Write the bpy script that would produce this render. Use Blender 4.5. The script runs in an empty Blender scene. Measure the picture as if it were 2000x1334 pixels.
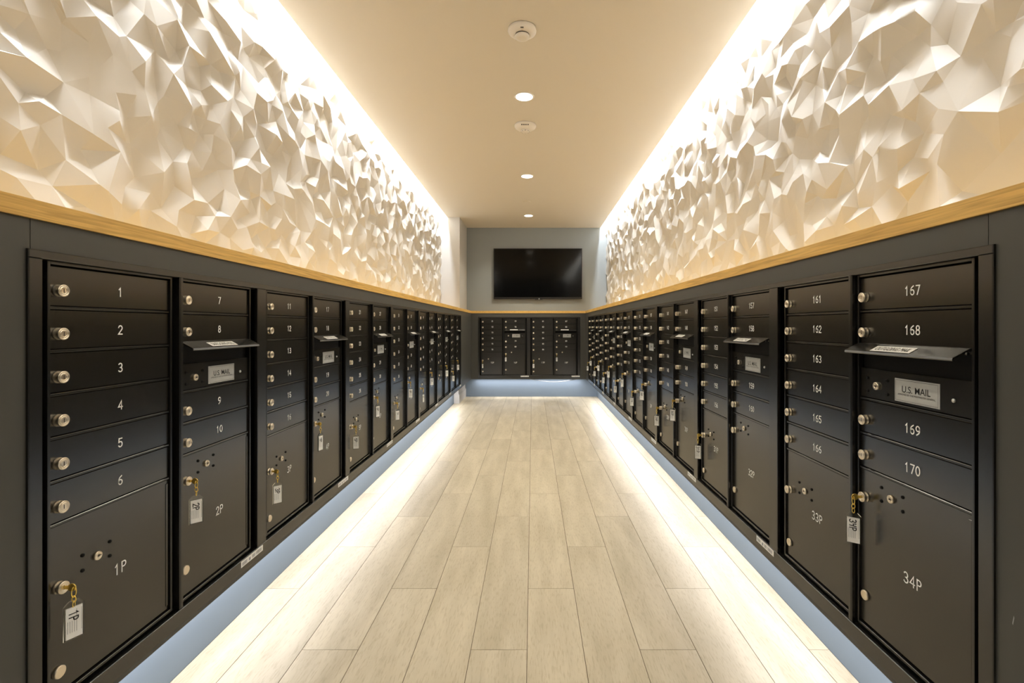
import bpy, math, random
from mathutils import Vector, Matrix
from mathutils.geometry import delaunay_2d_cdt
PI = math.pi
SC = bpy.context.scene
COL = SC.collection

# ------------------------------------------------------------------ camera
F = 950.0                     # focal length in pixels of the 2000 x 1334 frame
EYE = 1.13
cam_d = bpy.data.cameras.new('camera')
cam = bpy.data.objects.new('camera', cam_d); COL.objects.link(cam)
cam.location = (0, 0, EYE); cam.rotation_euler = (PI/2, 0, 0)
cam_d.sensor_width = 36.0; cam_d.lens = F/2000*36.0
cam_d.shift_x = -40/2000; cam_d.shift_y = -29.5/2000
cam_d.clip_start = 0.02
SC.camera = cam

# ------------------------------------------------------------------ dimensions (metres)
XL, XR = -0.964, 0.838        # faces of the dark mailbox panelling
BL, BR = -1.150, 1.037        # recessed base walls
UL, UR = -1.356, 1.213        # relief walls above the ledge
CL, CR = -1.241, 1.094        # edges of the ceiling beside the light slots
YE, YB, YU = 7.655, 7.84, 7.84  # end panelling, end base wall, end upper wall
YN = -1.6                     # how far the room goes on behind the camera
ZC = EYE+1.589                # ceiling
ZS = ZC+0.20                  # top of the light slots
ZP = 0.300                    # underside of panelling
ZT0, ZT1 = EYE+0.2076, EYE+0.2440   # wooden ledge
YCOL = 7.08                   # front of the column at the left end
XCOL = -1.06

# ------------------------------------------------------------------ world, exposure
SC.view_settings.view_transform = 'Standard'
SC.view_settings.look = 'None'
SC.view_settings.exposure = 0.04
SC.view_settings.gamma = 1.0
SC.view_settings.use_curve_mapping = False
w = bpy.data.worlds.new('world'); SC.world = w; w.use_nodes = True
w.node_tree.nodes['Background'].inputs[0].default_value = (1.0, 0.92, 0.80, 1)
w.node_tree.nodes['Background'].inputs[1].default_value = 0.12

# ------------------------------------------------------------------ lamps
def strip_lamp(name, loc, rot, length, width, watts, color, spread=180):
    d = bpy.data.lights.new(name, 'AREA'); d.shape = 'RECTANGLE'
    d.size = width; d.size_y = length; d.energy = watts; d.color = color
    d.spread = math.radians(spread)
    o = bpy.data.objects.new(name, d); COL.objects.link(o)
    o.location = loc; o.rotation_euler = rot
    return o
COOL = (0.98, 0.98, 1.03); COVE = (0.90, 0.99, 1.10); WARM = (1.0, 0.92, 0.74)
LW = 8.5
strip_lamp('cove_lamp', (CL-0.020, 7.07-LW/2, ZS-0.015), (0, 0, 0), LW, 0.020, 122, COVE)
strip_lamp('cove_lamp', (CR+0.020, 7.8-9.3/2, ZS-0.015), (0, 0, 0), 9.3, 0.020, 133, COVE)
strip_lamp('base_lamp', (XL-0.115, 7.0-LW/2, ZP-0.016), (0, 0, 0), LW, 0.012, 30, COOL)
strip_lamp('base_lamp', (XR+0.115, 7.6-9.1/2, ZP-0.016), (0, 0, 0), 9.1, 0.012, 32, COOL)
strip_lamp('base_lamp', ((XL+XR)/2, YE+0.10, ZP-0.016), (0, 0, PI/2), 1.7, 0.012, 4.5, COOL)
DOWN = [(-0.057, 3.36), (-0.057, 5.14), (-0.057, 6.97), (-0.057, 1.57), (-0.057, -0.2)]
for x, y in DOWN:
    d = bpy.data.lights.new('downlight_lamp', 'AREA'); d.shape = 'DISK'; d.size = 0.10
    d.energy = 13 if y > 3 else 5; d.color = WARM; d.spread = math.radians(130)
    o = bpy.data.objects.new('downlight_lamp', d); COL.objects.link(o); o.location = (x, y, ZC-0.006)

# ------------------------------------------------------------------ materials
def mat(name, col, rough=0.5, metal=0.0, spec=0.5, bump=None, noise=None, trans=0.0, ior=1.45, emit=None, coat=0.0):
    m = bpy.data.materials.new(name); m.use_nodes = True
    nt = m.node_tree; b = nt.nodes['Principled BSDF']
    b.inputs['Base Color'].default_value = (*col, 1)
    b.inputs['Roughness'].default_value = rough
    b.inputs['Metallic'].default_value = metal
    b.inputs['Specular IOR Level'].default_value = spec
    b.inputs['Transmission Weight'].default_value = trans
    b.inputs['IOR'].default_value = ior
    b.inputs['Coat Weight'].default_value = coat
    if emit:
        b.inputs['Emission Color'].default_value = (*emit[0], 1)
        b.inputs['Emission Strength'].default_value = emit[1]
    tc = nt.nodes.new('ShaderNodeTexCoord')
    if noise:                                   # (scale, other colour, stretch)
        n = nt.nodes.new('ShaderNodeTexNoise'); n.inputs['Scale'].default_value = noise[0]
        n.inputs['Detail'].default_value = 6
        mp = nt.nodes.new('ShaderNodeMapping'); mp.inputs['Scale'].default_value = noise[2]
        nt.links.new(tc.outputs['Object'], mp.inputs[0]); nt.links.new(mp.outputs[0], n.inputs['Vector'])
        cr = nt.nodes.new('ShaderNodeValToRGB')
        cr.color_ramp.elements[0].position = 0.32; cr.color_ramp.elements[1].position = 0.68
        cr.color_ramp.elements[0].color = (*noise[1], 1); cr.color_ramp.elements[1].color = (*col, 1)
        nt.links.new(n.outputs['Fac'], cr.inputs[0]); nt.links.new(cr.outputs[0], b.inputs['Base Color'])
    if bump:                                    # (scale, strength, distance)
        n = nt.nodes.new('ShaderNodeTexNoise'); n.inputs['Scale'].default_value = bump[0]
        n.inputs['Detail'].default_value = 3
        bp = nt.nodes.new('ShaderNodeBump'); bp.inputs['Strength'].default_value = bump[1]
        bp.inputs['Distance'].default_value = bump[2]
        nt.links.new(tc.outputs['Object'], n.inputs['Vector'])
        nt.links.new(n.outputs['Fac'], bp.inputs['Height']); nt.links.new(bp.outputs[0], b.inputs['Normal'])
    return m

M = {}
M['plaster'] = mat('ceiling_paint', (0.74, 0.675, 0.575), 0.85, bump=(60, .05, .002))
M['relief'] = mat('relief_paint', (0.74, 0.695, 0.625), 0.6, spec=0.3, bump=(25, .08, .004))
M['white'] = mat('white_paint', (0.56, 0.53, 0.49), 0.6)
M['grey'] = mat('grey_paint', (0.30, 0.32, 0.32), 0.65, bump=(80, .04, .001))
M['bluegrey'] = mat('blue_grey_paint', (0.195, 0.245, 0.30), 0.6)
M['panel'] = mat('charcoal_paint', (0.070, 0.068, 0.060), 0.45, spec=0.5, bump=(150, .05, .001))
M['black'] = mat('black_powder_coat', (0.008, 0.0078, 0.0072), 0.26, spec=0.8, ior=1.55, bump=(420, .05, .0004))
M['door'] = mat('black_door_coat', (0.0100, 0.0085, 0.0060), 0.23, spec=0.7, ior=1.6, bump=(420, .05, .0004))
M['groove'] = mat('black_recess', (0.004, 0.004, 0.004), 0.6, spec=0.2)
M['nickel'] = mat('nickel', (0.84, 0.75, 0.61), 0.34, metal=1.0)
M['keyhole'] = mat('dark_keyhole', (0.08, 0.065, 0.05), 0.4, metal=0.6)
M['brass'] = mat('brass', (0.95, 0.70, 0.18), 0.36, metal=1.0)
M['number'] = mat('white_lettering', (0.95, 0.95, 0.93), 0.6)
M['plate'] = mat('silver_plate', (0.56, 0.57, 0.56), 0.42, metal=0.25, noise=(40, (0.50, 0.51, 0.50), (1, 1, 1)))
M['ink'] = mat('black_ink', (0.01, 0.01, 0.012), 0.6)
M['print'] = mat('grey_print', (0.36, 0.36, 0.38), 0.7)
M['paper'] = mat('white_paper', (0.95, 0.95, 0.93), 0.6)
M['acrylic'] = mat('clear_acrylic', (0.97, 0.98, 0.96), 0.06, trans=1.0, ior=1.25)
M['screen'] = mat('tv_screen', (0.0012, 0.0012, 0.0012), 0.10, spec=0.25)
M['tvframe'] = mat('tv_frame', (0.012, 0.010, 0.010), 0.35)
M['plastic'] = mat('white_plastic', (0.82, 0.76, 0.68), 0.4)
M['dark'] = mat('dark_plastic', (0.05, 0.04, 0.035), 0.5)
M['lit'] = mat('lit_lens', (1, 1, 1), 0.5, emit=((1.0, 0.90, 0.74), 14))
M['tape'] = mat('silver_tape', (0.75, 0.78, 0.80), 0.4)

def wood_material():
    m = bpy.data.materials.new('oak'); m.use_nodes = True
    nt = m.node_tree; b = nt.nodes['Principled BSDF']; b.inputs['Roughness'].default_value = 0.45
    tc = nt.nodes.new('ShaderNodeTexCoord'); mp = nt.nodes.new('ShaderNodeMapping')
    mp.inputs['Scale'].default_value = (30, 2.2, 60)
    n = nt.nodes.new('ShaderNodeTexNoise'); n.inputs['Scale'].default_value = 2.5; n.inputs['Detail'].default_value = 8
    n.inputs['Distortion'].default_value = 0.6
    cr = nt.nodes.new('ShaderNodeValToRGB'); e = cr.color_ramp.elements
    e[0].position = 0.30; e[0].color = (0.52, 0.29, 0.065, 1)
    e[1].position = 0.62; e[1].color = (0.80, 0.50, 0.135, 1)
    nt.links.new(tc.outputs['Object'], mp.inputs[0]); nt.links.new(mp.outputs[0], n.inputs['Vector'])
    nt.links.new(n.outputs['Fac'], cr.inputs[0]); nt.links.new(cr.outputs[0], b.inputs['Base Color'])
    return m
M['oak'] = wood_material()

def floor_material():
    m = bpy.data.materials.new('wood_look_planks'); m.use_nodes = True
    nt = m.node_tree; b = nt.nodes['Principled BSDF']; b.inputs['Roughness'].default_value = 0.42
    b.inputs['Specular IOR Level'].default_value = 0.35
    L = nt.links.new
    tc = nt.nodes.new('ShaderNodeTexCoord'); at = nt.nodes.new('ShaderNodeAttribute'); at.attribute_name = 'tone'
    off = nt.nodes.new('ShaderNodeVectorMath'); off.operation = 'SCALE'; off.inputs['Scale'].default_value = 9.0
    add = nt.nodes.new('ShaderNodeVectorMath'); add.operation = 'ADD'
    L(at.outputs['Color'], off.inputs[0]); L(tc.outputs['Object'], add.inputs[0]); L(off.outputs[0], add.inputs[1])
    mp = nt.nodes.new('ShaderNodeMapping'); mp.inputs['Scale'].default_value = (9, 1.3, 1); L(add.outputs[0], mp.inputs[0])
    n1 = nt.nodes.new('ShaderNodeTexNoise'); n1.inputs['Scale'].default_value = 1.6; n1.inputs['Detail'].default_value = 5
    L(mp.outputs[0], n1.inputs['Vector'])
    cr = nt.nodes.new('ShaderNodeValToRGB'); e = cr.color_ramp.elements
    e[0].position = 0.30; e[0].color = (0.455, 0.390, 0.275, 1)
    e[1].position = 0.66; e[1].color = (0.585, 0.512, 0.380, 1)
    L(n1.outputs['Fac'], cr.inputs[0])
    mp2 = nt.nodes.new('ShaderNodeMapping'); mp2.inputs['Scale'].default_value = (60, 9, 1); L(add.outputs[0], mp2.inputs[0])
    n2 = nt.nodes.new('ShaderNodeTexNoise'); n2.inputs['Scale'].default_value = 3.0; n2.inputs['Detail'].default_value = 7
    L(mp2.outputs[0], n2.inputs['Vector'])
    cr2 = nt.nodes.new('ShaderNodeValToRGB'); f = cr2.color_ramp.elements
    f[0].position = 0.30; f[0].color = (0.80, 0.77, 0.72, 1); f[1].position = 0.50; f[1].color = (1, 1, 1, 1)
    L(n2.outputs['Fac'], cr2.inputs[0])
    mx = nt.nodes.new('ShaderNodeMix'); mx.data_type = 'RGBA'; mx.blend_type = 'MULTIPLY'; mx.inputs[0].default_value = 0.8
    L(cr.outputs[0], mx.inputs[6]); L(cr2.outputs[0], mx.inputs[7])
    hs = nt.nodes.new('ShaderNodeHueSaturation'); sp = nt.nodes.new('ShaderNodeSeparateColor')
    L(at.outputs['Color'], sp.inputs[0])
    mr = nt.nodes.new('ShaderNodeMapRange'); mr.inputs[3].default_value = 0.93; mr.inputs[4].default_value = 1.06
    L(sp.outputs[0], mr.inputs[0]); L(mr.outputs[0], hs.inputs['Value']); L(mx.outputs[2], hs.inputs['Color'])
    L(hs.outputs[0], b.inputs['Base Color'])
    return m
M['floor'] = floor_material()
M['grout'] = mat('dark_grout', (0.10, 0.065, 0.035), 0.8)

# ------------------------------------------------------------------ mesh helpers
class MB:
    def __init__(s): s.v = []; s.f = []; s.sm = []
    def quad(s, a, b, c, d):
        i = len(s.v); s.v += [a, b, c, d]; s.f.append((i, i+1, i+2, i+3)); s.sm.append(False)
    def box(s, x0, x1, y0, y1, z0, z1):
        i = len(s.v)
        s.v += [(x0,y0,z0),(x1,y0,z0),(x1,y1,z0),(x0,y1,z0),(x0,y0,z1),(x1,y0,z1),(x1,y1,z1),(x0,y1,z1)]
        for f in ((0,3,2,1),(4,5,6,7),(0,1,5,4),(1,2,6,5),(2,3,7,6),(3,0,4,7)):
            s.f.append(tuple(i+k for k in f)); s.sm.append(False)
        return s
    def plate(s, u0, u1, z0, z1, w0, w1, ch=0.0015):
        """box facing -Y whose front edges are chamfered; w = distance out of the wall"""
        i = len(s.v)
        s.v += [(u0,-w0,z0),(u1,-w0,z0),(u1,-w0,z1),(u0,-w0,z1)]
        s.v += [(u0,-w1+ch,z0),(u1,-w1+ch,z0),(u1,-w1+ch,z1),(u0,-w1+ch,z1)]
        s.v += [(u0+ch,-w1,z0+ch),(u1-ch,-w1,z0+ch),(u1-ch,-w1,z1-ch),(u0+ch,-w1,z1-ch)]
        fs = [(3,2,1,0),(8,9,10,11)]
        for a in (0, 4):
            for k in range(4):
                j = (k+1) % 4; fs.append((a+k, a+j, a+4+j, a+4+k))
        for f in fs: s.f.append(tuple(i+k for k in f)); s.sm.append(False)
        return s
    def lathe(s, c, axis, prof, n=24, smooth=True, cap0=True, cap1=True):
        """profile of (radius, height) along axis ('-Y' out of the wall, '-Z' down, 'Z' up)"""
        i = len(s.v); cx, cy, cz = c
        for r, h in prof:
            for k in range(n):
                a = 2*PI*k/n; p, q = r*math.cos(a), r*math.sin(a)
                if axis == '-Y': s.v.append((cx+p, cy-h, cz+q))
                elif axis == '-Z': s.v.append((cx+p, cy-q, cz-h))
                elif axis == 'X': s.v.append((cx+h, cy+p, cz+q))
                else: s.v.append((cx+p, cy+q, cz+h))
        for t in range(len(prof)-1):
            for k in range(n):
                j = (k+1) % n
                s.f.append((i+t*n+k, i+t*n+j, i+(t+1)*n+j, i+(t+1)*n+k)); s.sm.append(smooth)
        if cap0: s.f.append(tuple(i+k for k in reversed(range(n)))); s.sm.append(False)
        if cap1: s.f.append(tuple(i+(len(prof)-1)*n+k for k in range(n))); s.sm.append(False)
        return s
    def tube(s, pts, r, n=8, closed=False):
        i = len(s.v); P = [Vector(p) for p in pts]; m = len(P)
        up = None
        for t in range(m):
            if closed: d = P[(t+1) % m]-P[t-1]
            else: d = P[min(t+1, m-1)]-P[max(t-1, 0)]
            d.normalize()
            if up is None:
                up = Vector((0,0,1)) if abs(d.z) < .9 else Vector((1,0,0))
            a = d.cross(up); a.normalize(); b = a.cross(d); b.normalize(); up = b
            for k in range(n):
                q = 2*PI*k/n; s.v.append(tuple(P[t]+a*r*math.cos(q)+b*r*math.sin(q)))
        for t in range(m if closed else m-1):
            t2 = (t+1) % m
            for k in range(n):
                j = (k+1) % n
                s.f.append((i+t*n+k, i+t*n+j, i+t2*n+j, i+t2*n+k)); s.sm.append(True)
        if not closed:
            s.f.append(tuple(i+k for k in reversed(range(n)))); s.sm.append(False)
            s.f.append(tuple(i+(m-1)*n+k for k in range(n))); s.sm.append(False)
        return s
    def prism(s, poly, y0, y1):
        """polygon in (x, z), extruded along y"""
        i = len(s.v); n = len(poly)
        s.v += [(x, y0, z) for x, z in poly]+[(x, y1, z) for x, z in poly]
        s.f.append(tuple(i+k for k in range(n))); s.f.append(tuple(i+n+k for k in reversed(range(n)))); s.sm += [False, False]
        for k in range(n):
            j = (k+1) % n; s.f.append((i+j, i+k, i+n+k, i+n+j)); s.sm.append(False)
        return s
    def stroke(s, lines, wdt, place):
        """flat ribbons along polylines; place maps (a, b) to a point"""
        for q_, ln in enumerate(lines):
            P = [Vector(p) for p in ln]; P = [p for k, p in enumerate(P) if k == 0 or (p-P[k-1]).length > 1e-6]
            closed = (P[0]-P[-1]).length < 1e-6; m = len(P); lift = 4e-5*q_
            if not closed:
                d = (P[0]-P[1]).normalized()*wdt*.4; P[0] = P[0]+d
                d = (P[-1]-P[-2]).normalized()*wdt*.4; P[-1] = P[-1]+d
            i = len(s.v)
            for k in range(m):
                a = P[k]-P[k-1] if k > 0 else (P[0]-P[-2] if closed else P[1]-P[0])
                b = P[k+1]-P[k] if k < m-1 else (P[1]-P[0] if closed else P[-1]-P[-2])
                a = a.normalized(); b = b.normalized()
                na, nb = Vector((-a.y, a.x)), Vector((-b.y, b.x)); n = na+nb
                n = na if n.length < .2 else n.normalized()
                n = n*(wdt/2)/max(.45, n.dot(na))
                for sg in (-1, 1):
                    x, y, z = place(*(P[k]+n*sg)); s.v.append((x, y+(lift if y > .001 else -lift), z))
            for k in range(m-1):
                j = i+2*k; s.f.append((j, j+2, j+3, j+1)); s.sm.append(False)
        return s
    def mesh(s, name, m):
        me = bpy.data.meshes.new(name); me.from_pydata(s.v, [], s.f)
        me.polygons.foreach_set('use_smooth', s.sm)
        me.materials.append(m); me.update(); me.validate()
        return me
    def build(s, name, m, parent=None, loc=None):
        return obj(name, s.mesh(name, m), parent, loc)

def obj(name, me, parent=None, loc=None):
    o = bpy.data.objects.new(name, me); COL.objects.link(o)
    if parent: o.parent = parent
    if loc is not None: o.location = loc
    return o
def tag(o, label, cat, group=None):
    o['label'] = label; o['category'] = cat
    if group: o['group'] = group
    return o
def struct(o, label=None):
    o['kind'] = 'structure'
    if label: o['label'] = label
    return o
def empty(name, loc=(0,0,0), rz=0):
    o = bpy.data.objects.new(name, None); COL.objects.link(o)
    o.location = loc; o.rotation_euler = (0, 0, rz); o.empty_display_size = 0.1
    return o

# ------------------------------------------------------------------ lettering
def arc(cx, cy, rx, ry, a0, a1, n=10):
    return [(cx+rx*math.cos(math.radians(a0+(a1-a0)*k/n)), cy+ry*math.sin(math.radians(a0+(a1-a0)*k/n))) for k in range(n+1)]
GLYPH = {   # width 0.56, height 1
 '0': [arc(.28,.5,.26,.48,0,360,20)],
 '1': [[(.10,.78),(.28,.98),(.28,.02)]],
 '2': [arc(.28,.72,.24,.26,170,-30,10)+[(.03,.02),(.53,.02)]],
 '3': [arc(.27,.74,.22,.24,150,-90,10)+arc(.27,.26,.25,.24,90,-150,10)],
 '4': [[(.42,.02),(.42,.98),(.02,.30),(.56,.30)]],
 '5': [[(.50,.98),(.10,.98),(.06,.55)]+arc(.27,.32,.25,.30,130,-150,12)],
 '6': [[(.44,.98)]+arc(.42,.45,.38,.45,115,180,5)+arc(.28,.29,.24,.27,180,540,16)],
 '7': [[(.04,.98),(.54,.98),(.20,.02)]],
 '8': [arc(.28,.745,.21,.235,0,360,16), arc(.28,.27,.25,.25,0,360,16)],
 '9': [[(.12,.02)]+arc(.14,.55,.38,.45,-65,0,5)+arc(.28,.71,.24,.27,0,360,16)],
 'P': [[(.08,.02),(.08,.98),(.30,.98)]+arc(.32,.74,.20,.24,90,-90,8)+[(.08,.50)]],
}
HAND4 = [[(.06,.95),(.12,.55),(.44,.58)], [(.50,.98),(.38,.02)]]
def letters(txt, h, wdt, place, hand=False, gap=.20):
    """centred text of height h; returns strokes builder"""
    W = len(txt)*.56+(len(txt)-1)*gap; mb = MB()
    for k, c in enumerate(txt):
        g = HAND4 if (hand and c == '4') else GLYPH[c]
        x0 = -W/2+k*(.56+gap)
        lines = [[((x+x0)*h, (y-.5)*h) for x, y in ln] for ln in g]
        mb.stroke(lines, wdt, place)
    return mb
def text_mesh(name, txt, h, m, off=0.0, width=None):
    """outline lettering as a mesh in the plane facing -Y, centred on the origin"""
    cu = bpy.data.curves.new(name, 'FONT'); cu.body = txt; cu.size = h*1.4; cu.offset = off
    cu.align_x = 'CENTER'; cu.align_y = 'CENTER'
    o = bpy.data.objects.new(name, cu); COL.objects.link(o)
    dg = bpy.context.evaluated_depsgraph_get()
    me = bpy.data.meshes.new_from_object(o.evaluated_get(dg))
    bpy.data.objects.remove(o); bpy.data.curves.remove(cu)
    xs = [v.co.x for v in me.vertices]; ys = [v.co.y for v in me.vertices]
    cx, cy = (min(xs)+max(xs))/2, (min(ys)+max(ys))/2
    k = width/(max(xs)-min(xs)) if width else 1.0
    kz = h/(max(ys)-min(ys))
    for v in me.vertices:
        v.co = ((v.co.x-cx)*k, 0, (v.co.y-cy)*kz)
    me.materials.clear(); me.materials.append(m); me.name = name
    return me

# ------------------------------------------------------------------ the room
X0, X1 = BL-0.35, BR+0.35
# floor: a base and one mesh of planks with a tone for each plank
rnd = random.Random(5)
fl = MB(); tones = []
PW, X_S, PL = 0.1968, -0.0187, 1.19
for k in range(-6, 6):
    xa, xb = max(X_S+PW*k, BL), min(X_S+PW*(k+1), BR)
    if xb-xa < 0.005: continue
    y = 1.70+0.397*((k+1) % 3)-PL*4
    while y < YB:
        ya, yb = max(y, YN), min(y+PL, YB)
        if yb-ya > 0.01:
            g = 0.0011
            fl.box(xa+g, xb-g, ya+g, yb-g, -0.012, 0.0)
            t = (rnd.random(), rnd.random(), rnd.random(), 1); tones += [t]*6
        y += PL
fo = struct(fl.build('floor', M['floor']), 'pale wood-look plank floor laid lengthways')
att = fo.data.color_attributes.new('tone', 'FLOAT_COLOR', 'CORNER')
i = 0
for p, t in zip(fo.data.polygons, tones):
    for li in p.loop_indices: att.data[li].color = t
gr = MB().box(BL-.02, BR+.02, YN, YB+.02, -0.05, -0.0015); struct(gr.build('floor_grout', M['grout'], fo))

# ceiling with a light slot on each side
cb = MB()
cb.box(CL, CR, YN, YU, ZC, ZC+0.015)
cb.box(CL, CL+0.014, YN, YCOL, ZC+0.015, ZS); cb.box(CR-0.014, CR, YN, YU, ZC+0.015, ZS)
cb.box(UL-.05, UR+.05, YN, YU, ZS, ZS+0.04)
cb.box(UL-.05, CL, YCOL, YU, ZC, ZS)
struct(cb.build('ceiling', M['plaster']), 'beige ceiling with a glowing slot along both side walls')

def relief(side, x, y0, y1, z0, z1, seed, sgn):
    """crumpled triangular facets; sgn = direction out of the wall"""
    r = random.Random(seed); sp = 0.080; pts = []; rows = int((z1-z0)/(sp*.87))+1; cols = int((y1-y0)/sp)+1
    for j in range(rows+1):
        for i in range(cols+1):
            y = y0+(i+(0.5 if j % 2 else 0))*(y1-y0)/cols; z = z0+j*(z1-z0)/rows
            if 0 < j < rows: z += r.uniform(-.42, .42)*sp
            y += r.uniform(-.42, .42)*sp
            if i == 0: y = y0
            if i == cols: y = y1
            y = min(max(y, y0), y1)
            if 0 < i < cols and 0 < j < rows and r.random() < .05: continue
            pts.append((y, z))
    res = delaunay_2d_cdt([Vector(p) for p in pts], [], [], 0, 1e-5)
    mb = MB()
    for v in res[0]:
        d = r.choice((0.001, 0.010, 0.021, 0.031))+r.uniform(-.001, .004)
        mb.v.append((x+sgn*d, v.x, v.y))
    for f in res[2]:
        mb.f.append(tuple(f) if sgn < 0 else tuple(reversed(f))); mb.sm.append(False)
    return mb
def relief_obj(side, x, y0, y1, seed, sgn, label):
    mb = relief(side, x, y0, y1, ZT1, ZS, seed, sgn); o = mb.build('wall_'+side, M['relief'])
    me = o.data; me.polygons.foreach_set('use_smooth', [True]*len(me.polygons))
    r = random.Random(seed+1); at_ = me.attributes.new('sharp_edge', 'BOOLEAN', 'EDGE')
    for k in range(len(me.edges)): at_.data[k].value = r.random() < .86
    return struct(o, label)
wl = relief_obj('left', UL, YN, YCOL, 11, 1, 'left wall clad in white faceted relief above the oak ledge')
wr = relief_obj('right', UR, YN, YU, 23, -1, 'right wall clad in white faceted relief above the oak ledge')
bk = MB().box(UL-.08, UL-.001, YN, YCOL, 0, ZS); struct(bk.build('wall_backing', M['white'], wl))
bk = MB().box(UR+.001, UR+.08, YN, YU, 0, ZS); struct(bk.build('wall_backing', M['grey'], wr))
we = MB().box(UL, UR+.001, YU, YU+.08, 0, ZS); struct(we.build('wall_end', M['grey']), 'grey end wall behind the television')

# column at the left end: above the ledge and again below the panelling
c = MB().box(UL, XCOL, YCOL, YU, ZT1, ZC)
struct(c.build('trim_1', M['white']), 'off-white column above the ledge at the left end')
c = MB().box(BL-.05, -1.085, 7.13, YB, 0, ZP)
c.box(BL-.05, -1.070, 7.115, YB, 0, 0.125); c.box(BL-.05, -1.076, 7.121, YB, 0.125, 0.137)
struct(c.build('trim_2', M['white']), 'white foot of the column with its baseboard, below the dark panelling')

# recessed base walls
def base(name, args, lab):
    b = MB(); b.box(*args); struct(b.build(name, M['bluegrey']), lab)
base('baseboard_left', (BL-.03, BL, YN, 7.13, 0, ZP-.018), 'blue-grey recessed base wall under the left mailboxes')
base('baseboard_right', (BR, BR+.03, YN, YB, 0, ZP-.018), 'blue-grey recessed base wall under the right mailboxes')
b = MB(); b.box(-1.07, BR, YB-.004, YB, 0, ZP-.018); b.box(-1.07, BR, YB-.012, YB-.004, 0, 0.042)
struct(b.build('baseboard_end', M['bluegrey']), 'blue-grey recessed base wall under the end mailboxes')

# charcoal panelling around the mailbox banks
BZ0, BZ1 = EYE-0.815, EYE+0.149          # bank surround, bottom and top
T = 0.018
LB = (0.939-.014, 6.539-.004); RB = (0.865+.014, 7.265+.014); EB = (-0.845-.006, 0.755-.002)
p = MB()
p.box(XL-T, XL, YN, .9327, BZ1-.01, ZT0); p.box(XL-T, XL, .9343, YE, BZ1-.01, ZT0); p.box(XL-T, XL-.003, .93, .937, BZ1-.01, ZT0); p.box(XL-T, XL, YN, YE, ZP, BZ0+.01)
p.box(XL-T, XL, YN, LB[0]+.01, BZ0+.01, BZ1-.01); p.box(XL-T, XL, LB[1]-.01, YE, BZ0+.01, BZ1-.01)
p.box(BL-.03, XL-T, YN, YE, ZP, ZP+T)
struct(p.build('trim_3', M['panel']), 'charcoal panelling around the left bank of mailboxes')
p = MB()
p.box(XR, XR+T, YN, .8932, BZ1-.01, ZT0); p.box(XR, XR+T, .8946, YE, BZ1-.01, ZT0); p.box(XR+.003, XR+T, .89, .898, BZ1-.01, ZT0); p.box(XR, XR+T, YN, YE, ZP, BZ0+.01)
p.box(XR, XR+T, YN, RB[0]+.01, BZ0+.01, BZ1-.01); p.box(XR, XR+T, RB[1]-.01, YE, BZ0+.01, BZ1-.01)
p.box(XR+T, BR+.03, YN, YE, ZP, ZP+T)
t4 = struct(p.build('trim_4', M['panel']), 'charcoal panelling around the right bank of mailboxes')
c = MB(); i = 0
c.v = [(XR-.0006, y, z) for y, z in ((.8452, .623), (.8462, .627), (.8475, .620), (.8490, .612), (.8478, .609), (.8465, .616))]
c.f = [tuple(range(6))]; c.sm = [False]
q = c.build('paint_chip', M['print'], t4); q['label'] = 'small pale chip in the paint'
p = MB()
p.box(XL-T, XR+T, YE, YE+T, BZ1-.01, ZT0); p.box(XL-T, XR+T, YE, YE+T, ZP, BZ0+.01)
p.box(XL-T, EB[0]+.01, YE, YE+T, BZ0+.01, BZ1-.01); p.box(EB[1]-.01, XR+T, YE, YE+T, BZ0+.01, BZ1-.01)
p.box(BL-.03, BR+.03, YE+T, YB, ZP, ZP+T)
struct(p.build('trim_5', M['panel']), 'charcoal panelling around the end bank of mailboxes')
# oak ledges
def ledge(name, x0, x1, y0, y1, lab):
    b = MB(); b.box(x0, x1, y0, y1, ZT0, ZT1); return struct(b.build(name, M['oak']), lab)
ledge('trim_6', UL, XL+.007, YN, YE-.007, 'oak ledge along the left wall')
ledge('trim_7', XR-.007, UR, YN, YE-.007, 'oak ledge along the right wall')
b = MB(); b.box(UL, UR, YE-.007, YU, ZT0, ZT1); struct(b.build('trim_8', M['oak']), 'oak ledge under the television')

# metal surround of each mailbox bank
def surround(name, n_u, u0, u1, loc, rz, lab):
    b = MB(); W1, ch = .006, .0015
    b.plate(u0, u1, EYE+.1325, BZ1, -.004, W1, ch); b.plate(u0, u1, BZ0, EYE-.772, -.004, W1, ch)
    o = b.build(name, M['black'], None, loc); o.rotation_euler = (0, 0, rz); struct(o, lab)
    s = MB(); s.plate(u0, .0130, EYE-.772, EYE+.1325, -.004, W1, ch)
    for k in range(1, n_u): s.plate(k*.8-.044, k*.8+.012, EYE-.772, EYE+.1325, -.004, W1, ch)
    s.plate(n_u*.8-.044, u1, EYE-.772, EYE+.1325, -.004, W1, ch)
    struct(s.build('surround_stile', M['black'], o))
LEFT = (XL, 0.939, 0); RIGHT = (XR, 7.265, 0); END = (-0.845, YE, 0)
surround('trim_9', 7, -.014, 5.596, LEFT, PI/2, 'black metal surround of the left mailbox bank')
surround('trim_10', 8, -.014, 6.386, RIGHT, -PI/2, 'black metal surround of the right mailbox bank')
surround('trim_11', 2, -.008, 1.596, END, 0, 'black metal surround of the end mailbox bank')

# ------------------------------------------------------------------ mailbox cabinets
RP = 0.0889; TOP = EYE+0.127; BOT = EYE-0.761
DW = -.012                                     # door faces sit this far back from the panelling
C1 = (.0415, .3645); C2 = (.4065, .7285)
LOCKU = (.0615, .4260); NUMU = (.2125, .5770)

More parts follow.
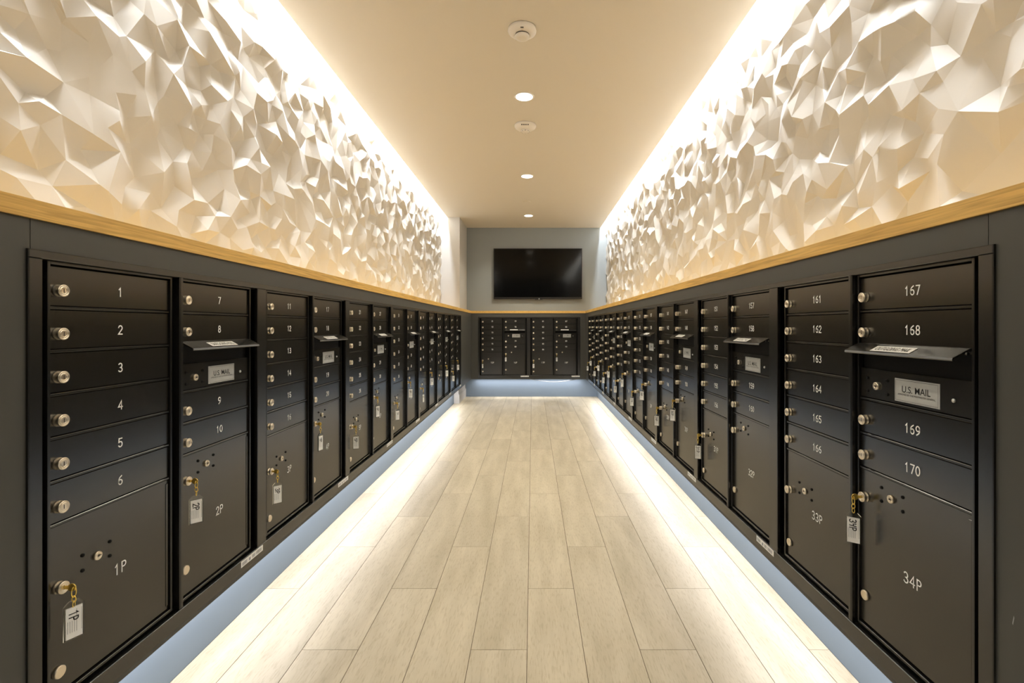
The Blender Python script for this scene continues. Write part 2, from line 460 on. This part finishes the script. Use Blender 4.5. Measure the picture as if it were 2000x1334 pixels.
ME = {}
def box_door_mesh(c):
    b = MB(); b.plate(c[0], c[1], .004, RP-.004, -.022, DW, .0012)
    return b.mesh('mailbox_door', M['door'])
ME['door1'], ME['door2'] = box_door_mesh(C1), box_door_mesh(C2)
def parcel_mesh(c, h):
    b = MB(); b.plate(c[0], c[1], .006, h-.004, -.022, DW, .0012)
    b.plate(c[1]-.010, c[1]-.003, .016, h-.014, DW-.001, DW+.0015, .0008)
    return b.mesh('parcel_door', M['door'])
ME['parcel1'], ME['parcel2'] = parcel_mesh(C1, 4*RP), parcel_mesh(C2, 4.5*RP)
b = MB()
b.lathe((0, 0, 0), '-Y', [(.0126, 0), (.0126, .0028), (.0114, .0040), (.0114, .0088), (.0125, .0105), (.0125, .0125), (.0115, .0134), (.0098, .0134), (.0094, .0126), (.0086, .0126), (.0082, .0134), (.0060, .0134), (.0058, .0128)], 28)
ME['lock'] = b.mesh('lock', M['nickel'])
b = MB(); b.box(-.0007, .0007, -.0131, -.0118, -.0042, .0042); ME['keyway'] = b.mesh('keyhole', M['keyhole'])
b = MB(); b.lathe((0, 0, 0), '-Y', [(.0125, 0), (.0125, .005), (.0112, .0062)], 24); ME['plug'] = b.mesh('lock_plug', M['nickel'])
b = MB(); b.lathe((0, 0, 0), '-Y', [(.0095, 0), (.0095, .005), (.0080, .0058), (.0030, .0058), (.0028, .0040)], 20)
ME['postal'] = b.mesh('postal_lock', M['nickel'])
b = MB(); b.box(-.0008, .0058, -.0063, -.0055, -.0009, .0009); b.lathe((0, 0, 0), '-Y', [(.0022, .0050), (.0022, .0062)], 12)
ME['postal_slot'] = b.mesh('keyhole', M['keyhole'])
b = MB(); b.lathe((0, 0, 0), '-Y', [(.0042, 0), (.0042, .0012), (.0024, .0028)], 12)
ME['screws'] = b.mesh('screw_head', M['groove'])
def four_screws(parent, u, z):
    for su in (-.034, .034):
        for sv in (-.0165, .0165): obj('screw_head', ME['screws'], parent, (u+su, -DW, z+sv))
b = MB(); b.lathe((0, 0, 0), '-Y', [(.0042, 0), (.0042, .0014), (.0024, .0030)], 14); ME['screw'] = b.mesh('screw_head', M['plate'])
# frame shared by every cabinet
b = MB()
b.box(.010, .380, .022, .30, BOT-.010, TOP+.005); b.box(.381, .760, .022, .30, BOT-.010, TOP+.005)
ME['body'] = b.mesh('cabinet_body', M['groove'])
b = MB(); FW = -.006
for (a, c), hts in (((.0345, .3715), [TOP-RP*k for k in range(1, 7)]), ((.3995, .7355), [TOP-RP, TOP-2*RP, TOP-3.5*RP, TOP-4.5*RP, TOP-5.5*RP])):
    b.plate(a, a+.006, BOT-.004, TOP+.007, -.025, FW, .001); b.plate(c-.006, c, BOT-.004, TOP+.007, -.025, FW, .001)
    b.plate(a+.006, c-.006, TOP-.001, TOP+.007, -.025, FW, .001); b.plate(a+.006, c-.006, BOT-.004, BOT+.003, -.025, FW, .001)
    for z in hts: b.plate(a+.006, c-.006, z-.0028, z+.0028, -.025, DW+.0025, .0012)
b.plate(.3830, .3965, BOT-.010, TOP+.009, -.025, .007, .003)
ME['frame'] = b.mesh('frame', M['black'])
# outgoing mail hood
b = MB()
hz = TOP-2*RP
prof = [(-.020, .0125), (-.008, .0125), (-.004, .0110), (.0275, -.0060), (.0290, -.0105), (.0275, -.0125), (.0255, -.0085), (-.006, .0065), (-.020, .0065)]
i = len(b.v); n = len(prof)
for u in (C2[0]-.003, C2[1]-.002):
    for wv, dz in prof: b.v.append((u, -wv, hz-.004+dz))
for k in range(n):
    j = (k+1) % n; b.f.append((i+k, i+j, i+n+j, i+n+k)); b.sm.append(False)
b.f.append(tuple(range(i, i+n))); b.f.append(tuple(reversed(range(i+n, i+2*n)))); b.sm += [False, False]
b.lathe((C2[1]+.0005, -.004, hz-.002), 'X', [(.003, 0), (.003, .005)], 10)
ME['hood'] = b.mesh('outgoing_mail_flap', M['black'])
def on_hood(u, t):                                  # point on the sloping top of the hood, t from 0 to 1
    wv = -.004+.0315*t; dz = .0110-.0170*t
    return (u, -wv-.0004, hz-.004+dz+.0009)
b = MB(); b.quad(on_hood(.491, .90), on_hood(.6135, .90), on_hood(.6135, .25), on_hood(.491, .25))
ME['hood_label'] = b.mesh('outgoing_mail_label', M['paper'])
me = text_mesh('outgoing_mail_lettering', 'OUTGOING MAIL', .014, M['ink'], 0.0, .105)
for v in me.vertices:
    x, y, z = on_hood(.5525+v.co.x, .575-v.co.z/.036); v.co = (x, y-.0002, z+.0005)
ME['hood_text'] = me
# slot panel and US mail door
b = MB(); b.plate(C2[0], C2[1], TOP-2.66*RP, TOP-2*RP-.004, -.024, -.019, .001); ME['slot'] = b.mesh('mail_slot_plate', M['groove'])
MZ0, MZ1 = TOP-3.5*RP+.004, TOP-2.62*RP
b = MB(); b.plate(C2[0], C2[1], MZ0, MZ1, -.022, DW, .0014); ME['usdoor'] = b.mesh('outgoing_mail_door', M['door'])
MC = EYE-.147
b = MB(); b.plate(.5250, .6510, MC-.0265, MC+.0265, DW, DW+.0012, .0006); ME['usplate'] = b.mesh('name_plate', M['plate'])
W = -(DW+.0015)
me1 = text_mesh('us_mail_lettering', 'U.S. MAIL', .0150, M['ink'], .00015, .080)
b = MB(); q = (.5285, .6475, MC-.0235, MC+.0235); e = .0006
for (a, c_, d, f_) in ((q[0], q[1], q[2], q[2]+e), (q[0], q[1], q[3]-e, q[3]), (q[0], q[0]+e, q[2], q[3]), (q[1]-e, q[1], q[2], q[3])):
    b.quad((a, W, d), (c_, W, d), (c_, W, f_), (a, W, f_))
me2 = text_mesh('approval_line', 'APPROVED BY THE POSTMASTER GENERAL', .0042, M['ink'], 0.0, .106)
for me, dz in ((me1, .0035), (me2, -.0090)):
    off = len(b.v)
    for v in me.vertices: b.v.append((.588+v.co.x, W, MC+v.co.z+dz))
    for p_ in me.polygons: b.f.append(tuple(off+k for k in p_.vertices)); b.sm.append(False)
ME['ustext'] = b.mesh('us_mail_lettering', M['ink'])
# sticker at the lower right
SZ = EYE-.785
b = MB(); b.plate(.660, .788, SZ-.010, SZ+.010, .006, .0068, .0003); ME['sticker'] = b.mesh('barcode_sticker', M['paper'])
b = MB(); r_ = random.Random(3); W = -.0071
for (a, c_) in ((.665, .692), (.722, .738), (.746, .780)):
    u = a
    while u < c_:
        d = r_.uniform(.0008, .0022); b.quad((u, W, SZ-.0055), (u+d, W, SZ-.0055), (u+d, W, SZ+.0055), (u, W, SZ+.0055)); u += d+r_.uniform(.0007, .002)
b.quad((.703, W, SZ-.006), (.713, W, SZ-.006), (.713, W, SZ+.004), (.703, W, SZ+.004))
ME['stickerprint'] = b.mesh('sticker_print', M['print'])

def lock_at(parent, u, z, with_keyhole=True):
    l = obj('lock', ME['lock'], parent, (u, -DW, z))
    if with_keyhole: pass
    return l
def number(txt, u, z, parent, h=.0205):
    me = letters(txt, h, .0027, lambda a, b_: (a, 0, b_)).mesh('door_number', M['number'])
    return obj('door_number', me, parent, (u, -DW-.0004+.0, z))
CAB = 'mailbox cabinets built into the dark panelling'
def cabinet(first, parcel, loc, rz, label):
    r = empty('mailbox_cabinet', loc, rz); tag(r, label, 'mailbox', CAB)
    obj('cabinet_body', ME['body'], r); obj('frame', ME['frame'], r)
    n = first
    for ci, rows in ((0, [0, 1, 2, 3, 4, 5]), (1, [0, 1, 3.5, 4.5])):
        for k in rows:
            z = TOP-RP*(k+1)
            d = obj('mailbox_door', ME['door%d' % (ci+1)], r, (0, 0, z))
            l = obj('lock', ME['lock'], d, (LOCKU[ci], -DW, RP/2-.009))
            obj('keyhole', ME['keyway'], d, (LOCKU[ci], -DW, RP/2-.009))
            t = letters(str(n), .0205, .0027, lambda a, b_: (a, 0, b_)).mesh('door_number', M['number'])
            obj('door_number', t, d, (NUMU[ci], -DW-.0005, RP/2-.002)); n += 1
    for ci, (h, lz, pz, sz) in enumerate(((4*RP, -.537, -.711, -.513), (4.5*RP, -.434, -.684, -.409))):
        d = obj('parcel_door', ME['parcel%d' % (ci+1)], r, (0, 0, BOT)); o = EYE-BOT
        obj('lock', ME['lock'], d, (LOCKU[ci], -DW, lz+o)); obj('keyhole', ME['keyway'], d, (LOCKU[ci], -DW, lz+o))
        obj('lock_plug', ME['plug'], d, (LOCKU[ci], -DW, pz+o))
        obj('postal_lock', ME['postal'], d, (LOCKU[ci]+.0885, -DW, sz+o)); obj('keyhole', ME['postal_slot'], d, (LOCKU[ci]+.0885, -DW, sz+o))
        four_screws(d, LOCKU[ci]+.0885, sz+o)
        t = letters('%dP' % (parcel+ci), .0245, .0029, lambda a, b_: (a, 0, b_)).mesh('door_number', M['number'])
        obj('door_number', t, d, (NUMU[ci], -DW-.0005, -.571+o))
    hd = obj('outgoing_mail_flap', ME['hood'], r); lb = obj('outgoing_mail_label', ME['hood_label'], hd); lb['label'] = 'white OUTGOING MAIL sticker'
    obj('outgoing_mail_lettering', ME['hood_text'], hd)
    obj('mail_slot_plate', ME['slot'], r)
    us = obj('outgoing_mail_door', ME['usdoor'], r)
    pl = obj('name_plate', ME['usplate'], us); pl['label'] = 'silver U.S. MAIL plate'
    obj('us_mail_lettering', ME['ustext'], us)
    obj('postal_lock', ME['postal'], us, (.466, -DW, MC)); obj('keyhole', ME['postal_slot'], us, (.466, -DW, MC))
    four_screws(us, .466, MC); obj('screw_head', ME['screw'], us, (.684, -DW, MC-.003))
    st = obj('barcode_sticker', ME['sticker'], r); st['label'] = 'narrow white printed sticker'
    obj('sticker_print', ME['stickerprint'], st)
    return r
ORD = ['nearest', 'second', 'third', 'fourth', 'fifth', 'sixth', 'seventh', 'eighth']
SPOT = []
for k in range(7):
    where = 'nearest the viewer on the left wall' if k == 0 else ('farthest on the left wall' if k == 6 else ORD[k]+' from the front on the left wall')
    a = 1+10*k
    SPOT.append((a, 1+2*k, (XL, .939+.8*k, 0), PI/2, where))
for k in range(2):
    SPOT.append((71+10*k, 15+2*k, (END[0]+.8*k, YE, 0), 0, ('left' if k == 0 else 'right')+' half of the end wall below the television'))
for k in range(8):
    j = 7-k
    where = 'nearest the viewer on the right wall' if j == 0 else ('farthest on the right wall' if j == 7 else ORD[j]+' from the front on the right wall')
    SPOT.append((91+10*k, 19+2*k, (XR, 7.265-.8*k, 0), -PI/2, where))
for a, pc, loc, rz, where in SPOT:
    cabinet(a, pc, loc, rz, 'black mailbox cabinet numbered %d to %d, %s' % (a, a+9, where))

# ------------------------------------------------------------------ keys with tags in the parcel locks
b = MB()
b.box(-.0010, .0010, -.012, -.0016, -.0032, .0032)                     # blade, local -Y is out of the wall
n_ = 16; i0 = len(b.v)
for x in (-.0012, .0012):
    for k in range(n_):
        a = 2*PI*k/n_; b.v.append((x, -.0165+.0085*math.cos(a), .0080*math.sin(a)))
b.f.append(tuple(range(i0, i0+n_))); b.f.append(tuple(reversed(range(i0+n_, i0+2*n_)))); b.sm += [False]*2
for k in range(n_):
    j = (k+1) % n_; b.f.append((i0+k, i0+n_+k, i0+n_+j, i0+j)); b.sm.append(True)
ME['key'] = b.mesh('key', M['brass'])
b = MB(); RY = -.0205
def ring(cx, cy, cz, rx, rz, ang=0, n=16):
    out = []
    for k in range(n):
        a = 2*PI*k/n; x = rx*math.cos(a)
        out.append((cx+x*math.cos(ang), cy+x*math.sin(ang), cz+rz*math.sin(a)))
    return out
b.tube(ring(0, RY, -.0095, .0052, .0105, 0.0), .0011, 8, True)
b.tube(ring(0, RY, -.0240, .0042, .0065, PI/2), .0010, 8, True)
b.tube(ring(0, RY, -.0345, .0036, .0065, 0.3), .0009, 8, True)
ME['links'] = b.mesh('chain_links', M['brass'])
TW, TH = .0165, .0790                                                # half width and height of a tag
def tag_poly(s=1.0, dz=0.0):
    return [(-TW*s, -TH), (TW*s, -TH), (TW*s, -.0085), (.0085*s, 0), (-.0085*s, 0), (-TW*s, -.0085)]
b = MB(); b.prism(tag_poly(), -.0016, .0016); ME['tag'] = b.mesh('clear_tag', M['acrylic'])
b = MB(); b.box(-.0135, .0135, -.0021, -.0017, -.0760, -.0130); b.box(-.0135, .0135, .0017, .0021, -.0760, -.0130)
ME['insert'] = b.mesh('paper_insert', M['paper'])
b = MB()
for k in range(6):
    x = -.0110+.0036*k if k < 5 else .0115
    for sy in (-1, 1): b.quad(*[(x, sy*.0023, -.064), (x+.0008, sy*.0023, -.064), (x+.0008, sy*.0023, -.040 if k < 4 else -.018), (x, sy*.0023, -.040 if k < 4 else -.018)])
ME['printlines'] = b.mesh('printed_lines', M['print'])
PNUM = {}
for a, pc, loc, rz, where in SPOT:
    PNUM[pc] = (loc, rz, where, 0); PNUM[pc+1] = (loc, rz, where, 1)
HAS = [k for k in range(1, 35) if k not in (11, 32, 33)]
rt = random.Random(8)
TWIST = {1: -0.35, 2: 0.25, 3: 0.2, 34: 0.30, 31: .2}
for n in HAS:
    loc, rz, where, ci = PNUM[n]
    u = LOCKU[ci]; z = EYE+(-.537, -.434)[ci]
    R = Matrix.Rotation(rz, 3, 'Z')
    p = Vector(loc)+R @ Vector((u, -DW-.012, 0)); p.z = z
    r = empty('key_with_tag', p, rz)
    tag(r, 'tagged brass key in parcel lock %dP, %s' % (n, where.replace('from the front', 'cabinet from the front')), 'key', 'tagged keys left in the parcel locks')
    obj('key', ME['key'], r); obj('chain_links', ME['links'], r)
    # a tag turns on its links: towards the corridor on the side walls
    tw = TWIST.get(n, rt.uniform(-.3, .3))
    base_turn = {PI/2: -1.0, -PI/2: 1.0, 0: 0.75}[rz]
    if n in (4, 6, 9, 17): base_turn *= .35
    if n == 1: base_turn = -.45; tw = 0
    if n == 34: base_turn = .95; tw = 0
    t = obj('clear_tag', ME['tag'], r, (0, RY, -.0260 if n == 1 else -.0400)); t.rotation_euler = (0, 0, base_turn+tw)
    pi_ = obj('paper_insert', ME['insert'], t); pi_['label'] = 'white paper insert'
    mb = letters('%dP' % n, .0150, .0021, lambda a, b_: (b_-.001, -.0025, -.031-a), hand=True, gap=.12)
    m2 = letters('%dP' % n, .0150, .0021, lambda a, b_: (-(b_-.001), .0025, -.031-a), hand=True, gap=.12)
    o_ = len(mb.v); mb.v += m2.v; mb.f += [tuple(o_+k for k in f) for f in m2.f]; mb.sm += m2.sm
    obj('handwritten_number', mb.mesh('handwritten_number', M['ink']), t)
    obj('printed_lines', ME['printlines'], t)

# ------------------------------------------------------------------ television
tx0, tx1 = (964-1040)*7.78/F, (1137-1040)*7.78/F
tz0, tz1 = EYE+(637.5-584)*7.78/F, EYE+(637.5-485)*7.78/F
tv = empty('television', ((tx0+tx1)/2, YU, tz0)); tag(tv, 'large black flat television mounted on the grey end wall above the oak ledge', 'television')
hw, ht = (tx1-tx0)/2, tz1-tz0
b = MB(); b.plate(-hw, hw, 0, ht, .015, .055, .002); b.box(-.25, .25, -.015, -.002, ht*.25, ht*.75); b.build('casing', M['tvframe'], tv)
b = MB(); b.box(-hw+.012, hw-.012, -.0565, -.055, .030, ht-.012); b.build('screen', M['screen'], tv)
b = MB(); b.box(-.045, .075, -.058, -.040, -.008, .004); b.build('sensor_bar', M['tvframe'], tv)
b = MB(); b.lathe((.020, -.058, .001), '-Y', [(.011, 0), (.010, .002)], 12); l = b.build('indicator', M['plate'], tv); l['label'] = 'small silver badge dot'

# ------------------------------------------------------------------ ceiling fittings
b = MB(); b.lathe((0, 0, 0), '-Z', [(.070, 0), (.070, .004), (.062, .006), (.058, .0045)], 32); ME['dring'] = b.mesh('trim_ring', M['plastic'])
b = MB(); b.lathe((0, 0, 0), '-Z', [(.0585, .0005), (.0585, .0045), (.050, .0055)], 32); ME['dlens'] = b.mesh('lit_lens', M['lit'])
for k, (x, y) in enumerate(DOWN[:3]):
    r = empty('downlight', (x, y, ZC)); tag(r, 'round lit ceiling downlight, %s' % ('nearest, between the two smoke detectors' if k == 0 else ('middle one of the row' if k == 1 else 'farthest, just before the television wall')), 'ceiling light', 'downlights along the ceiling')
    obj('trim_ring', ME['dring'], r); obj('lens', ME['dlens'], r)
for o in list(COL.objects):
    if o.name.startswith('downlight_lamp'): o.location.z = ZC-.012
r = empty('smoke_detector', ((1020-1040)*2.60/F, 2.60, ZC)); tag(r, 'white round smoke detector nearest the viewer on the ceiling', 'smoke detector', 'detectors on the ceiling')
b = MB(); b.lathe((0, 0, 0), '-Z', [(.074, 0), (.076, .010), (.074, .018), (.055, .028), (.042, .031)], 36); b.build('housing', M['plastic'], r)
b = MB(); b.lathe((0, 0, 0), '-Z', [(.037, .030), (.037, .038)], 30); q = b.build('vent_gap', M['dark'], r); q['label'] = 'dark vent gap'
b = MB(); b.lathe((0, 0, 0), '-Z', [(.038, .036), (.040, .040), (.036, .048), (.020, .052)], 30); b.build('sensor_cap', M['plastic'], r)
b = MB(); b.box(-.008, .008, -.062, -.054, -.0275, -.0255); q = b.build('marking', M['dark'], r); q['label'] = 'small dark marking'
r = empty('smoke_detector', ((1026-1040)*3.84/F, 3.84, ZC)); tag(r, 'white slotted smoke detector between the first and second downlights', 'smoke detector', 'detectors on the ceiling')
b = MB(); b.lathe((0, 0, 0), '-Z', [(.084, 0), (.086, .008), (.080, .022), (.060, .036), (.038, .042)], 36); b.build('housing', M['plastic'], r)
b = MB(); b.lathe((0, 0, 0), '-Z', [(.034, .040), (.034, .052), (.026, .056), (.014, .058)], 30); b.build('sensor_cap', M['plastic'], r)
b = MB()
for k in range(4): b.box(-.030+.016*k, -.021+.016*k, -.078, -.070, -.029, -.023)
for k in range(8):
    a = k*PI/4; b.box(.030*math.cos(a)-.004, .030*math.cos(a)+.004, .030*math.sin(a)-.004, .030*math.sin(a)+.004, -.0535, -.050)
q = b.build('vent_slots', M['dark'], r); q['label'] = 'dark vent slots'
b = MB(); b.lathe((0, 0, 0), '-Z', [(.045, 0), (.045, .004), (.041, .006)], 30)
o = b.build('sprinkler_cover', M['plaster'], None, ((1030-1040)*6.2/F, 6.2, ZC)); tag(o, 'small flat round sprinkler cover before the farthest downlight', 'sprinkler')

# ------------------------------------------------------------------ sagging tape under the end bank
b = MB(); pts = []
xa, xb = (1033-1040)*7.70/F, (1131-1040)*7.70/F
for k in range(25):
    t = k/24; x = xa+(xb-xa)*t; pts.append((x, ZP-.002-.048*math.sin(PI*t)**1.2))
up = [(x, z+.004) for x, z in pts]
for (a, c_), (d, e_) in zip(zip(pts, pts[1:]), zip(up, up[1:])):
    i = len(b.v)
    b.v += [(a[0], 7.672, a[1]), (c_[0], 7.672, c_[1]), (e_[0], 7.672, e_[1]), (d[0], 7.672, d[1]),
            (a[0], 7.720, a[1]), (c_[0], 7.720, c_[1]), (e_[0], 7.720, e_[1]), (d[0], 7.720, d[1])]
    for f in ((0,1,2,3), (7,6,5,4), (0,4,5,1), (3,2,6,7)): b.f.append(tuple(i+k for k in f)); b.sm.append(False)
o = b.build('light_strip_channel', M['tape']); tag(o, 'silver strip sagging from under the right end-wall mailboxes', 'strip')
